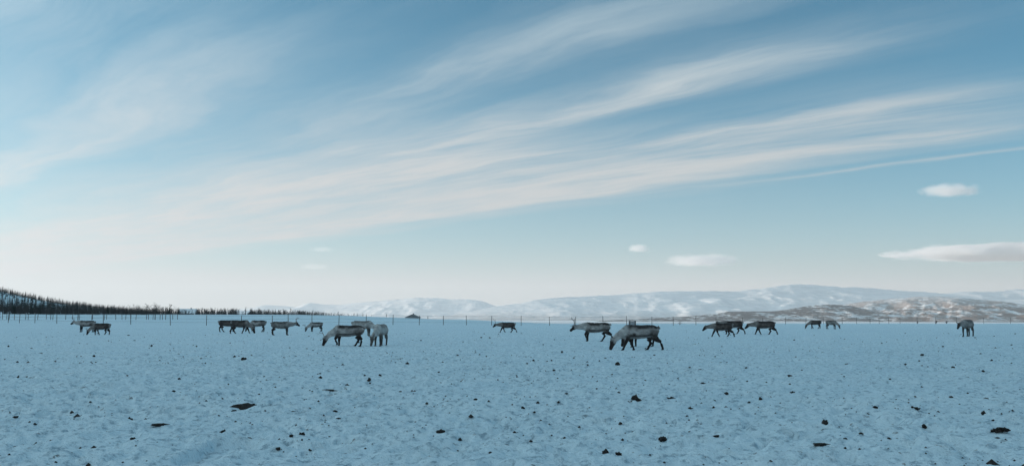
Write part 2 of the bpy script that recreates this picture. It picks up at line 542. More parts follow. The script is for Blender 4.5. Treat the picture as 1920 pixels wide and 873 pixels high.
# ------------------------------------------------------------------ mesh builders
class MB:
    def __init__(self):
        self.v, self.f, self.n = [], [], 0

    def tube(self, pts, rads, sides=6, cap=True):
        pts = [Vector(p) for p in pts]
        k = len(pts)
        up = Vector((0, 0, 1))
        base = self.n
        for i, p in enumerate(pts):
            d = (pts[min(i + 1, k - 1)] - pts[max(i - 1, 0)]).normalized()
            a = d.cross(up)
            if a.length < 1e-3:
                a = d.cross(Vector((0, 1, 0)))
            a.normalize()
            c = d.cross(a)
            for j in range(sides):
                th = 2 * math.pi * j / sides
                self.v.append(p + (a * math.cos(th) + c * math.sin(th)) * rads[i])
        for i in range(k - 1):
            for j in range(sides):
                j2 = (j + 1) % sides
                self.f.append((base + i * sides + j, base + i * sides + j2, base + (i + 1) * sides + j2, base + (i + 1) * sides + j))
        if cap:
            self.f.append(tuple(base + j for j in reversed(range(sides))))
            self.f.append(tuple(base + (k - 1) * sides + j for j in range(sides)))
        self.n += k * sides
        return self

    def poly(self, pts):
        self.v += [Vector(p) for p in pts]
        self.f.append(tuple(range(self.n, self.n + len(pts))))
        self.n += len(pts)
        return self

    def box(self, lo, hi):
        x0, y0, z0 = lo; x1, y1, z1 = hi
        b = self.n
        self.v += [Vector(p) for p in ((x0, y0, z0), (x1, y0, z0), (x1, y1, z0), (x0, y1, z0), (x0, y0, z1), (x1, y0, z1), (x1, y1, z1), (x0, y1, z1))]
        self.f += [tuple(b + i for i in q) for q in ((3, 2, 1, 0), (4, 5, 6, 7), (0, 1, 5, 4), (1, 2, 6, 5), (2, 3, 7, 6), (3, 0, 4, 7))]
        self.n += 8
        return self

    def mesh(self, name, mat, smooth=True):
        me = bpy.data.meshes.new(name)
        me.from_pydata([tuple(p) for p in self.v], [], self.f)
        me.polygons.foreach_set('use_smooth', [smooth] * len(me.polygons))
        me.update()
        if mat:
            me.materials.append(mat)
        return me

    def arrays(self):
        """triangulated numpy arrays"""
        tris = []
        for f in self.f:
            for i in range(1, len(f) - 1):
                tris.append((f[0], f[i], f[i + 1]))
        return np.array([tuple(p) for p in self.v], dtype=np.float32), np.array(tris, dtype=np.int32)


def gz1(x, y):
    return float(ground_z(np.array([x]), np.array([y]))[0] + snow_relief(np.array([x]), np.array([y]))[0])


# ------------------------------------------------------------------ trees
M_BARK = plain('birch_bark', (0.075, 0.062, 0.055), 0.9, 0.4, 6)
M_TWIG = plain('birch_twigs', (0.055, 0.042, 0.038), 0.9, 0.3, 3)
M_NEEDLE = plain('spruce_needles', (0.016, 0.026, 0.020), 0.85, 0.45, 2.5)
M_TRUNK = plain('conifer_trunk', (0.05, 0.038, 0.03), 0.9, 0.3, 6)


def birch(rs, H=6.0, twigs=1.0):
    tr, tw = MB(), MB()
    lean = Vector((rs.uniform(-.06, .06), rs.uniform(-.06, .06), 1))
    nst = rs.choice([1, 1, 2, 3])
    for sst_ in range(nst):
        off = Vector((rs.uniform(-.25, .25), rs.uniform(-.25, .25), 0)) * (nst > 1)
        spread = Vector((off.x, off.y, 0)) * 2.2
        h = H * rs.uniform(.82, 1.0)
        P = [off + (lean * h * k) + spread * k * k + Vector((rs.uniform(-.1, .1), rs.uniform(-.1, .1), 0)) * k for k in (-.03, .25, .5, .75, 1.0)]
        tr.tube(P, [.10, .085, .06, .035, .010], 5)
        for b in range(int(15 * twigs)):
            k = rs.uniform(.22, .97)
            i = min(int(k * 4), 3)
            p0 = P[i].lerp(P[i + 1], k * 4 - i)
            az = rs.uniform(0, 2 * math.pi)
            L = h * rs.uniform(.18, .34) * (1.12 - .55 * k)
            d = Vector((math.cos(az), math.sin(az), rs.uniform(.5, 1.1))).normalized()
            p1 = p0 + d * L * .5
            p2 = p0 + d * L + Vector((0, 0, rs.uniform(-.05, .12) * L))
            tr.tube([p0, p1, p2], [.030, .018, .006], 3, False)
            for q in range(int(9 * twigs)):
                f = rs.uniform(.25, 1)
                c = p0.lerp(p2, f)
                dd = (d * .7 + Vector((rs.uniform(-1, 1), rs.uniform(-1, 1), rs.uniform(-.3, .9)))).normalized()
                l2 = rs.uniform(.35, .85) * (H / 6)
                s = dd.cross(Vector((rs.uniform(-1, 1), rs.uniform(-1, 1), rs.uniform(-1, 1)))).normalized() * rs.uniform(.012, .03)
                tw.poly([c - s * .5, c + s * .5, c + dd * l2])
                if q % 2 == 0:
                    e = c + dd * l2 * .5
                    d3 = (dd + Vector((rs.uniform(-1, 1), rs.uniform(-1, 1), rs.uniform(-.4, .8)))).normalized()
                    tw.poly([e - s * .4, e + s * .4, e + d3 * l2 * .6])
    return tr, tw


def spruce(rs, H=7.0, dens=1.0):
    tr, tw = MB(), MB()
    tr.tube([(0, 0, -.2), (0.02, 0, H * .5), (0, 0.02, H)], [.13, .08, .012], 5)
    n = int(30 * dens)
    for i in range(n):
        k = (i + rs.uniform(0, .9)) / n
        z = H * (.06 + .92 * k)
        L = H * .21 * (1 - k) ** .8 * rs.uniform(.65, 1.15) + .08
        nb = 5 if k < .8 else 3
        a0 = rs.uniform(0, 6.28)
        for j in range(nb):
            az = a0 + j * 6.283 / nb + rs.uniform(-.35, .35)
            dx = Vector((math.cos(az), math.sin(az), 0))
            sd = Vector((-dx.y, dx.x, 0))
            l = L * rs.uniform(.7, 1.1)
            tip = Vector((0, 0, z)) + dx * l + Vector((0, 0, -l * rs.uniform(.15, .5)))
            root = Vector((0, 0, z))
            for wv_ in (-1, 1):
                mid = root.lerp(tip, .55) + sd * wv_ * l * .30 + Vector((0, 0, -l * rs.uniform(.05, .22)))
                tw.poly([root, mid, tip])
            m2 = root.lerp(tip, .6)
            tw.poly([root + Vector((0, 0, .05)), m2 + Vector((0, 0, -l * .4)), tip])
    return tr, tw


def pine(rs, H=7.0):
    tr, tw = MB(), MB()
    P = [Vector((rs.uniform(-.15, .15) * k, rs.uniform(-.15, .15) * k, H * k)) for k in (-.03, .3, .6, .85, 1)]
    tr.tube(P, [.14, .11, .08, .05, .015], 6)
    for i in range(16):
        k = rs.uniform(.38, 1)
        p0 = Vector((0, 0, H * k))
        az = rs.uniform(0, 6.28)
        L = H * .24 * (1.25 - .8 * k) * rs.uniform(.6, 1.1)
        d = Vector((math.cos(az), math.sin(az), rs.uniform(.05, .5)))
        p1 = p0 + d * L
        tr.tube([p0, p1], [.035, .01], 3, False)
        for q in range(26):
            c = p0.lerp(p1, rs.uniform(.4, 1.05)) + Vector((rs.gauss(0, .16), rs.gauss(0, .16), rs.gauss(.05, .12))) * H / 6
            a = Vector((rs.uniform(-1, 1), rs.uniform(-1, 1), rs.uniform(-.4, 1))).normalized() * rs.uniform(.12, .28)
            s = a.cross(Vector((rs.uniform(-1, 1), rs.uniform(-1, 1), 1))).normalized() * rs.uniform(.08, .16)
            tw.poly([c - s, c + s, c + a])
    return tr, tw


rs = random.Random(11)
PROTO = []
for i in range(4):
    a, b_ = birch(rs)
    PROTO.append(('birch_tree', a.mesh('birch_trunk', M_BARK), b_.mesh('birch_crown', M_TWIG, False), 6.0))
for i in range(3):
    a, b_ = spruce(rs)
    PROTO.append(('spruce_tree', a.mesh('spruce_trunk', M_TRUNK), b_.mesh('spruce_crown', M_NEEDLE, False), 7.0))
for i in range(2):
    a, b_ = pine(rs)
    PROTO.append(('pine_tree', a.mesh('pine_trunk', M_TRUNK), b_.mesh('pine_crown', M_NEEDLE, False), 7.0))

TREE_LABEL = {'birch_tree': 'bare dark birch in the tree line',
              'spruce_tree': 'dark pointed spruce in the tree line',
              'pine_tree': 'dark round-topped pine in the tree line'}


def place_tree(k, x, y, h, label=None, group='trees in the tree line behind the left fence'):
    name, tm, cm, H = PROTO[k]
    r = empty(name, (x, y, gz1(x, y) - 0.05), rs.uniform(0, 6.28), h / H)
    link('trunk', tm, r)
    link('crown', cm, r)
    q = x / y * FPX + 960
    where = ('at the foot of the wooded hill' if q < 130 else 'between the wooded hill and the first snowy roof' if q < 335 else 'beside the first snowy roof' if q < 400 else
             'between the two snowy roofs' if q < 445 else 'beside the second snowy roof' if q < 490 else 'right of the second snowy roof' if q < 600 else 'where the tree line thins out on its right')
    tag(r, label or TREE_LABEL[name] + ' ' + where, 'tree', group)
    return r


# skyline of the wood in the photo: px -> top y of the trees
TOPS = [(0, 566), (60, 566), (110, 562), (150, 566), (200, 570), (260, 569), (300, 571), (330, 572), (400, 576), (450, 576), (500, 578), (560, 579), (600, 583), (640, 584), (700, 590)]
px = -30.0
while px < 705:
    d = rs.uniform(300, 420) if px < 560 else rs.uniform(285, 330)
    x = (px - 960) / FPX * d
    top = np.interp(px, [p[0] for p in TOPS], [p[1] for p in TOPS]) + rs.uniform(-2, 6)
    h = CAMH + (HORIZON - top) / FPX * d - gz1(x, d)
    h = min(max(h, 1.3), 7.5)
    k = rs.choice([0, 1, 2, 3, 0, 1, 2, 3, 0, 1, 2, 3, 0, 1, 4, 5, 6, 7, 8])
    if px > 600:
        k = rs.choice([0, 1, 2, 3])
    if not (338 < px < 372 or 444 < px < 470):
        place_tree(k, x, d, h)
    elif rs.random() < .3:
        place_tree(rs.choice([0, 1, 2, 3]), x, d, h * .55)
    px += rs.uniform(2.2, 5.0) if px < 600 else rs.uniform(5, 13)
# lone trees that stand above the line
for (px, top, d, k, lab) in [(295, 565.5, 330, 0, 'tall bare birch rising highest over the left tree line'),
                             (322, 571, 320, 7, 'pine with a flat crown left of the first snowy roof'),
                             (518, 578, 320, 5, 'pointed spruce right of the huddled trio of reindeer'),
                             (726, 589.5, 300, 1, 'small bare bushy birch standing alone right of the tree line'),
                             (150, 563.5, 360, 1, 'bare birch at the foot of the dark wooded hill')]:
    x = (px - 960) / FPX * d
    place_tree(k, x, d, max(1.6, CAMH + (HORIZON - top) / FPX * d - gz1(x, d)), lab)

# the wood behind that reads as one mass: many small trees in one object
vv, ff, base = [], [], 0
rs2 = random.Random(5)
simple = []
for i in range(5):
    a, b_ = birch(rs2, 6.0, 0.55)
    v1, f1 = b_.arrays(); v2, f2 = a.arrays(); f2 = f2[:46]; v2 = v2[:f2.max() + 1]
    simple.append((v1, f1, v2, f2))
for i in range(4):
    a, b_ = spruce(rs2, 6.5, 0.35)
    v1, f1 = b_.arrays(); v2, f2 = a.arrays()
    simple.append((v1, f1, v2, f2))
cv_, cf_, cb, tv_, tf_, tb = [], [], 0, [], [], 0
spots = []
cand = np.stack([np.radians(rng.uniform(-33, -11, 60000)), np.sqrt(rng.uniform(400 ** 2, 780 ** 2, 60000))], -1)
cx_, cy_ = np.sin(cand[:, 0]) * cand[:, 1], np.cos(cand[:, 0]) * cand[:, 1]
cz_ = ground_z(cx_, cy_)
hill = cz_ > 4.0
cpx = cx_ / cy_ * FPX + 960
gap = ((cpx > 336) & (cpx < 374)) | ((cpx > 442) & (cpx < 472))
keep = ~gap & (cz_ > 0.3) & (vnoise(cx_ / 26, cy_ / 26, 91) > -0.36) & (rng.uniform(0, 1, 60000) < np.where(hill, 0.85, 0.030))
spots = list(zip(cx_[keep], cy_[keep], cz_[keep]))[:5200]
for (x, y, z) in spots:
    v1, f1, v2, f2 = simple[rs2.choice([0, 1, 2, 3, 4, 0, 1, 2, 3, 4, 5, 6, 7, 8])]
    pxx = x / y * FPX + 960
    s = rs2.uniform(.55, 1.05) * float(np.interp(pxx, [0, 200, 500, 640], [.66, .75, .7, .45]))
    th = rs2.uniform(0, 6.28)
    R = np.array([[math.cos(th), -math.sin(th), 0], [math.sin(th), math.cos(th), 0], [0, 0, 1]], dtype=np.float32) * s
    off = np.array([x, y, z - .1], dtype=np.float32)
    cv_.append(v1 @ R.T + off); cf_.append(f1 + cb); cb += len(v1)
    tv_.append(v2 @ R.T + off); tf_.append(f2 + tb); tb += len(v2)
wood = link('hillside_wood', mesh_np('hillside_wood', np.vstack(cv_), np.vstack(cf_), plain('wood_twigs', (0.032, 0.030, 0.028), 0.9, 0.5, 0.05), False))
tag(wood, 'dark bare wood covering the hill on the left', 'wood', kind='stuff')
wt = link('trunks', mesh_np('wood_trunks', np.vstack(tv_), np.vstack(tf_), M_BARK), wood)
wt['kind'] = 'stuff'


# low brush along the foot of the tree line
bv, bf, bb = [], [], 0
brush = []
for i in range(4):
    a, b_ = birch(rs2, 2.2, 0.62)
    v1, f1 = b_.arrays(); v2, f2 = a.arrays()
    brush.append((np.vstack([v1, v2]), np.vstack([f1, f2 + len(v1)])))
for i in range(1800):
    pxx = rs2.uniform(-60, 690)
    d = rs2.uniform(285, 420) if pxx < 560 else rs2.uniform(280, 320)
    x, y = (pxx - 960) / FPX * d, d
    if pxx > 560 and rs2.random() < (pxx - 560) / 150:
        continue
    if (340 < pxx < 370 or 446 < pxx < 468) and rs2.random() < .8:
        continue
    v1, f1 = brush[i % 4]
    s = rs2.uniform(.6, 1.6) * float(np.interp(pxx, [0, 450, 560, 640, 690], [1.1, 1, .7, .35, .12]))
    th = rs2.uniform(0, 6.28)
    R = np.array([[math.cos(th), -math.sin(th), 0], [math.sin(th), math.cos(th), 0], [0, 0, .8]], dtype=np.float32) * s
    bv.append(v1 @ R.T + np.array([x, y, gz1(x, y) - .05], dtype=np.float32)); bf.append(f1 + bb); bb += len(v1)
br = link('brush', mesh_np('brush', np.vstack(bv), np.vstack(bf), plain('brush_twigs', (0.045, 0.036, 0.033), 0.9, 0.4, 0.3), False))
tag(br, 'low dark brush along the foot of the left tree line', 'brush', kind='stuff')

# ------------------------------------------------------------------ houses
M_WALL = plain('painted_boards', (0.16, 0.17, 0.18), 0.8, 0.2, 2)
M_WALL2 = plain('red_boards', (0.16, 0.045, 0.03), 0.8, 0.2, 2)
M_PANE = plain('window_glass', (0.02, 0.025, 0.03), 0.1, spec=0.5)
M_WHITE = plain('white_trim', (0.75, 0.75, 0.74), 0.6)
M_ROOFSNOW = plain('roof_snow', (0.82, 0.84, 0.86), 0.7, 0.06, 1)


def house(x, y, rz, L, Wd, h, rise, wall, label, roof_mat=None):
    r = empty('house', (x, y, gz1(x, y) - .1), rz)
    mb = MB().box((-L / 2, -Wd / 2, 0), (L / 2, Wd / 2, h))
    for s in (-1, 1):
        mb.poly([(s * L / 2, -s * Wd / 2, h), (s * L / 2, s * Wd / 2, h), (s * L / 2, 0, h + rise)])
    link('wall', mb.mesh('wall', wall, False), r)
    rf = MB()
    e = .45
    k = rise / (Wd / 2)
    for s in (-1, 1):
        o0 = [(-L / 2 - e, s * (Wd / 2 + e), h - e * k), (L / 2 + e, s * (Wd / 2 + e), h - e * k), (L / 2 + e, 0, h + rise), (-L / 2 - e, 0, h + rise)]
        o1 = [(a, b__, c + .35) for (a, b__, c) in o0]
        rf.poly(o0).poly(o1)
        for i in range(4):
            j = (i + 1) % 4
            if i != 2:
                rf.poly([o0[i], o0[j], o1[j], o1[i]])
    ro = link('roof', rf.mesh('roof', roof_mat or M_ROOFSNOW, False), r)
    link('chimney', MB().box((L * .15, -.35, h + rise * .6), (L * .15 + .7, .35, h + rise + 1.0)).mesh('chimney', M_WALL, False), ro)
    for wx in (-L * .3, 0, L * .3):
        wn_ = link('window', MB().box((wx - .6, -Wd / 2 - .05, h * .35), (wx + .6, -Wd / 2 + .02, h * .8)).mesh('window', M_WHITE, False), r)
        link('pane', MB().box((wx - .48, -Wd / 2 - .07, h * .35 + .12), (wx + .48, -Wd / 2 - .04, h * .8 - .12)).mesh('pane', M_PANE, False), wn_)
    dr = link('door', MB().box((L * .42, -Wd / 2 - .05, .1), (L * .42 + .8, -Wd / 2 + .02, 2.1)).mesh('door', M_WHITE, False), r)
    tag(r, label, 'house')


def hx(px, d):
    return (px - 960) / FPX * d


house(hx(355, 560), 560, .25, 9.5, 7, 2.4, 2.2, M_WALL, 'house with a wide snowy roof among the trees, above the fence')
house(hx(457, 600), 600, -.15, 10, 7, 2.2, 1.8, M_WALL, 'house with a low snowy roof behind trees above the huddled reindeer')
house(hx(775, 560), 560, 1.45, 6.0, 8.0, .9, 1.7, M_WALL, 'small low dark-roofed hut alone on the crest right of the tree line', plain('tarred_roof', (0.16, 0.18, 0.19), 0.8, 0.4, 2))

# ------------------------------------------------------------------ fences
M_POST = plain('weathered_post', (0.085, 0.078, 0.072), 0.9, 0.35, 5, 0.3)
M_WIRE = plain('fence_wire', (0.10, 0.10, 0.10), 0.5)


def fence(posts, label, hgt, rad_, wires, jit):
    first = posts[0]
    r = empty('fence', (first[0], first[1], gz1(first[0], first[1])))
    base = Vector(r.location)
    tops = []
    for (x, y) in posts:
        z = gz1(x, y)
        h = hgt * rs.uniform(1 - jit, 1 + jit)
        tl = Vector((rs.gauss(0, .035), rs.gauss(0, .035), 0)) * h
        p0 = Vector((x, y, z - .25)) - base
        p1 = Vector((x, y, z + h)) + tl - base
        mb = MB().tube([p0, p0.lerp(p1, .5), p1], [rad_ * rs.uniform(.9, 1.15), rad_, rad_ * .9], 7)
        link('post', mb.mesh('post', M_POST), r)
        tops.append((Vector((x, y, z)) - base, tl, h))
    for wi, f in enumerate(wires):
        P = []
        for i, (b0, tl, h) in enumerate(tops):
            p = b0 + tl * f + Vector((0, -rad_ - .01, h * f if f < .9 else min(h, hgt) * f))
            if i:
                q = P[-1].lerp(p, .5) - Vector((0, 0, .05))
                P.append(q)
            P.append(p)
        link('wire', MB().tube(P, [.011] * len(P), 4).mesh('wire', M_WIRE), r)
    tag(r, label, 'fence')
    return r


main_px = [(-70, 170), (-20, 170), (20, 168), (41, 166), (70, 165), (111, 163), (150, 161), (198, 158), (249, 156), (323, 152), (390, 150), (455, 150), (513, 151), (543, 152), (587, 152), (637, 153), (688, 155),
           (738, 158), (787, 160), (832, 163), (875, 165), (922, 167), (977, 168), (1030, 168), (1079, 169), (1130, 170), (1174, 170), (1221, 174), (1261, 180), (1303, 190), (1341, 202),
           (1390, 214), (1428, 222), (1470, 226), (1508, 230), (1541, 234), (1576, 238), (1603, 242), (1628, 246), (1645, 250), (1663, 254), (1684, 257), (1716, 260), (1750, 262), (1790, 262), (1840, 262), (1890, 262), (1950, 262)]
fence([(hx(p, d), d) for p, d in main_px], 'long post-and-wire fence across the back of the paddock', 1.78, .056, (.96, .62, .3), .07)
far_posts = []
p_ = -60.0
while p_ < 335:
    far_posts.append((hx(p_, 190), 190 + rs.uniform(-2, 2)))
    p_ += rs.uniform(7, 15) if p_ < 262 else rs.uniform(4, 8)
fence(far_posts, 'second, closer-set fence on the rise below the left tree line', 1.35, .06, (.9, .45), .2)

# ------------------------------------------------------------------ reindeer
DK, MID, PALE = np.array((0.020, 0.015, 0.014)), np.array((0.075, 0.060, 0.052)), np.array((0.30, 0.28, 0.265))
COATS = {  # saddle, flank, belly line, legs, neck, face, rump
    'dark': ((.022, .017, .016), (.095, .078, .070), (.024, .019, .018), (.024, .019, .018), (.20, .18, .168), (.026, .020, .019), (.27, .25, .24)),
    'mid': ((.024, .018, .017), (.33, .305, .29), (.024, .018, .016), (.024, .019, .018), (.40, .38, .365), (.034, .026, .024), (.36, .34, .33)),
    'grey': ((.075, .066, .062), (.22, .21, .20), (.10, .09, .085), (.040, .034, .031), (.25, .235, .225), (.045, .037, .034), (.27, .255, .245)),
    'pale': ((.19, .175, .165), (.40, .385, .37), (.22, .205, .19), (.075, .063, .057), (.42, .405, .39), (.10, .085, .077), (.46, .445, .435)),
}
FRONT = {  # elbow, knee, fetlock, toe relative to the shoulder x
    'stand': ((-.03, .56), (.00, .31), (-.01, .085), (.05, .025)),
    'fwd': ((.03, .56), (.15, .325), (.25, .085), (.31, .025)),
    'back': ((-.06, .56), (-.12, .315), (-.25, .095), (-.20, .025)),
    'lift': ((.03, .57), (.16, .37), (.05, .19), (.05, .115)),
}
HIND = {   # stifle, hock, fetlock, toe relative to the hip x
    'stand': ((.10, .57), (-.13, .36), (-.08, .085), (-.02, .025)),
    'fwd': ((.19, .57), (.04, .355), (.20, .085), (.27, .025)),
    'back': ((.02, .56), (-.27, .375), (-.36, .095), (-.31, .025)),
    'lift': ((.10, .57), (-.20, .40), (-.28, .16), (-.25, .085)),
}
HEADS = {  # neck mid, head base, muzzle tip (x, z)
    'graze': ((.84, .62), (1.03, .43), (1.17, .07)),
    'low': ((.88, .80), (1.10, .76), (1.36, .50)),
    'level': ((.88, .86), (1.08, .90), (1.38, .71)),
    'ahead': ((.88, .83), (1.10, .81), (1.38, .58)),
    'up': ((.84, .98), (1.00, 1.10), (1.29, .98)),
}


def loft(rings, sides=20):
    """rings: (centre, normal-ish direction, half-height, half-width) -> closed tube"""
    v, f = [], []
    for (c, d, hh, hw) in rings:
        d = Vector(d).normalized()
        side = Vector((0, 1, 0))
        side = (side - d * side.dot(d)).normalized()
        upv = side.cross(d) * -1
        if upv.z < 0 and abs(d.z) < .95:
            upv = -upv
        for j in range(sides):
            th = 2 * math.pi * j / sides
            v.append(Vector(c) + upv * (math.cos(th) * hh) + side * (math.sin(th) * hw))
    k = len(rings)
    for i in range(k - 1):
        for j in range(sides):
            j2 = (j + 1) % sides
            f.append((i * sides + j, i * sides + j2, (i + 1) * sides + j2, (i + 1) * sides + j))
    f.append(tuple(reversed(range(sides))))
    f.append(tuple((k - 1) * sides + j for j in range(sides)))
    return v, f


def catmull(pts, n):
    out = []
    P = [np.array(p, float) for p in pts]
    P = [2 * P[0] - P[1]] + P + [2 * P[-1] - P[-2]]
    for i in range(1, len(P) - 2):
        for t_ in np.linspace(0, 1, n, endpoint=False):
            a, b_, c, d = P[i - 1], P[i], P[i + 1], P[i + 2]
            out.append(.5 * ((2 * b_) + (-a + c) * t_ + (2 * a - 5 * b_ + 4 * c - d) * t_ ** 2 + (-a + 3 * b_ - 3 * c + d) * t_ ** 3))
    out.append(P[-2])
    return out


def coat_mat():
    m, t, b = new_mat('reindeer_coat')
    at_ = t.node('ShaderNodeAttribute', attribute_name='coat')
    co = t.node('ShaderNodeTexCoord').outputs['Object']
    n = t.noise(co, 9, 5, 0.65)
    n2 = t.noise(co, 60, 3, 0.6)
    k = t.add(t.mul(t.sub(n, .5), .55), t.mul(t.sub(n2, .5), .5), 1.0)
    sc = t.node('ShaderNodeVectorMath', operation='SCALE')
    t.l.new(at_.outputs['Color'], sc.inputs[0]); t.put(sc.inputs['Scale'], k)
    t.l.new(sc.outputs[0], b.inputs['Base Color'])
    b.inputs['Roughness'].default_value = 0.85
    b.inputs['Specular IOR Level'].default_value = 0.15
    b.inputs['Sheen Weight'].default_value = 0.15
    bp = t.node('ShaderNodeBump'); bp.inputs['Strength'].default_value = 0.5; bp.inputs['Distance'].default_value = 0.015
    t.l.new(n2, bp.inputs['Height']); t.l.new(bp.outputs[0], b.inputs['Normal'])
    return m


M_COAT = coat_mat()
M_HOOF = plain('hoof_horn', (0.012, 0.011, 0.011), 0.5)
M_ANT = plain('antler', (0.13, 0.105, 0.085), 0.7, 0.3, 10)
M_EYE = plain('eye', (0.006, 0.005, 0.005), 0.1)


def reindeer(px, feet, scale, heading, head, legs, coat, ant, label, swing=0.0, seed=0):
    x, y = at(px, feet)
    d = y
    rz = math.radians(heading)
    r = empty('reindeer', (x, y, gz1(x, y) - 0.04), rz, scale)
    C = [np.array(c) for c in COATS[coat]]
    sad, flank, line, legc, neckc, facec, rump = C
    rr = random.Random(seed)
    V, F, CC = [], [], []

    def addpart(v, f, cols):
        b0 = len(V)
        V.extend(v); F.extend(tuple(b0 + i for i in q) for q in f); CC.extend(cols)

    # trunk: rump -> chest, one ring per station (x, centre z, half height, half width)
    st = [(-.79, .80, .06, .05), (-.765, .80, .13, .11), (-.70, .795, .19, .16), (-.58, .795, .235, .20), (-.40, .79, .25, .22), (-.15, .765, .262, .24),
          (.08, .755, .27, .245), (.28, .765, .272, .228), (.42, .785, .262, .20), (.53, .805, .235, .17), (.61, .81, .18, .13)]
    st = catmull(st, 3)
    rings = [((q[0], 0, q[1]), (1, 0, 0), q[2], q[3]) for q in st]
    v, f = loft(rings)
    cols = []
    for q in st:
        for j in range(20):
            c = math.cos(2 * math.pi * j / 20)          # 1 = back, -1 = belly
            wob = .10 * math.sin(q[0] * 9 + seed) + rr.uniform(-.05, .05)
            if c > .52 + wob:
                col = sad
            elif c > -.42 + wob:
                col = flank + (sad - flank) * max(0, min(1, (c - .15) * 1.6)) * .6
            elif c > -.80:
                col = line
            else:
                col = PALE * .8
            if q[0] < -.72 and c < .75:
                col = rump
            if q[0] > .40:
                kk = min(1, (q[0] - .40) / .14)
                col = col + (neckc - col) * kk
            if q[0] < -.35 and -.75 < c < .2:
                col = col + (sad * 1.6 - col) * .55
            cols.append(col)
    addpart(v, f, cols)
    # neck and head
    nm, hb, mz = (np.array(q) for q in HEADS[head])
    sw = lambda p, k: (p[0], swing * k, p[1])
    npts = [(.46, 0, .82, .22, .15), (.62, swing * .03, float((.80 + nm[1]) / 2 + .01), .195, .125), (nm[0], swing * .4, nm[1] - .015, .15, .095), (hb[0], swing * .85, hb[1], .098, .070)]
    npts = catmull(npts, 4)
    ring = []
    for i, q in enumerate(npts):
        a_, b_ = npts[max(i - 1, 0)], npts[min(i + 1, len(npts) - 1)]
        ring.append((tuple(q[:3]), tuple(b_[:3] - a_[:3]), q[3], q[4]))
    v, f = loft(ring, 16)
    cols = []
    for i, q in enumerate(npts):
        for j in range(16):
            c = math.cos(2 * math.pi * j / 16)
            col = neckc if c > -.55 else neckc * 1.15 + .02
            if i < 4 and c > .6:
                col = (sad + neckc) / 2
            cols.append(col)
    addpart(v, f, cols)
    h0 = Vector((hb[0], swing * .85, hb[1])); h1 = Vector((mz[0], swing * 1.1, mz[1]))
    hd = (h1 - h0); hl = hd.length; hdn = hd.normalized()
    hr = []
    for (k, a_, b_) in ((-.20, .085, .065), (-.04, .125, .088), (.15, .132, .092), (.36, .112, .076), (.60, .082, .060), (.80, .074, .056), (.94, .066, .052), (1.02, .04, .036)):
        hr.append((h0 + hd * k, hdn, a_, b_))
    v, f = loft(hr, 14)
    cols = []
    for i, q in enumerate(hr):
        for j in range(14):
            c = math.cos(2 * math.pi * j / 14)
            col = facec if i > 2 or c > 0 else (neckc + facec) / 2
            if i in (1, 2) and c < -.1:
                col = neckc * .8
            if i >= 5:
                col = facec * .7
            cols.append(col)
    addpart(v, f, cols)
    # ears
    side = Vector((0, 1, 0))
    upv = side.cross(hdn) * -1
    if upv.z < -.05 or (abs(upv.z) < .3 and upv.x < 0):
        upv = -upv
    for s in (-1, 1):
        e0 = h0 + upv * .07 + side * s * .06 - hdn * .0
        e1 = e0 + side * s * .115 + upv * .06 - hdn * .05
        v, f = loft([(e0, e1 - e0, .022, .022), (e0.lerp(e1, .5), e1 - e0, .032, .024), (e1, e1 - e0, .012, .012)], 8)
        addpart(v, f, [neckc * .7] * len(v))
    # tail
    v, f = loft([((-.76, 0, .97), (-1, 0, -.4), .04, .045), ((-.83, 0, .92), (-.5, 0, -1), .04, .04), ((-.85, 0, .84), (-.1, 0, -1), .015, .02)], 8)
    addpart(v, f, [PALE] * len(v))
    # legs
    toes = []
    for i, (kind, ps) in enumerate(zip(('F', 'F', 'H', 'H'), legs)):
        s = 1 if i % 2 == 0 else -1
        if kind == 'F':
            X, Y = .43, s * .115
            J = [(-.02, .74)] + list(FRONT[ps])
            R_ = [(.14, .085), (.092, .066), (.060, .050), (.045, .040), (.054, .048)]
        else:
            X, Y = -.56, s * .115
            J = [(-.02, .80)] + list(HIND[ps])
            R_ = [(.20, .11), (.145, .085), (.066, .052), (.046, .041), (.054, .048)]
        pts = [(X + j[0], Y * (1 if q else .8), j[1], R_[q][0], R_[q][1]) for q, j in enumerate(J)]
        pp = []
        for q in range(len(pts) - 1):
            for t_ in (0, .25, .5, .75):
                a_, b_ = np.array(pts[q]), np.array(pts[q + 1])
                c_ = a_ + (b_ - a_) * t_
                if q in (2,):                              # slim cannon bone between joints
                    c_[3:] *= 1 - .12 * math.sin(math.pi * t_)
                pp.append(c_)
        pp.append(np.array(pts[-1]))
        ring = []
        for q, c_ in enumerate(pp):
            a_, b_ = pp[max(q - 1, 0)], pp[min(q + 1, len(pp) - 1)]
            dd = Vector(b_[:3] - a_[:3])
            # rings of a leg: local "height" axis lies fore-and-aft
            ring.append((Vector(c_[:3]), dd, c_[3], c_[4]))
        v, f = loft(ring, 10)
        cols = []
        for q, c_ in enumerate(pp):
            kz = c_[2]
            base = legc if kz < .50 else (legc + (flank * .55 + sad * .45 - legc) * min(1, (kz - .50) / .25))
            if kind == 'H' and kz > .5:
                base = base * .6 + sad * .5
            if kz < .07:
                base = legc * 1.6 + .03
            cols += [base] * 10
        addpart(v, f, cols)
        toes.append((pts[-1], pts[-2]))
    me = bpy.data.meshes.new('body_cage')
    me.from_pydata([tuple(p) for p in V], [], F)
    bm = bmesh.new(); bm.from_mesh(me)
    bmesh.ops.recalc_face_normals(bm, faces=bm.faces)
    bm.to_mesh(me); bm.free()
    tmp = bpy.data.objects.new('cage', me)
    COL.objects.link(tmp)
    md = tmp.modifiers.new('r', 'REMESH'); md.mode = 'VOXEL'; md.voxel_size = 0.0195; md.use_smooth_shade = True
    ms = tmp.modifiers.new('s', 'SMOOTH'); ms.factor = 0.5; ms.iterations = 4
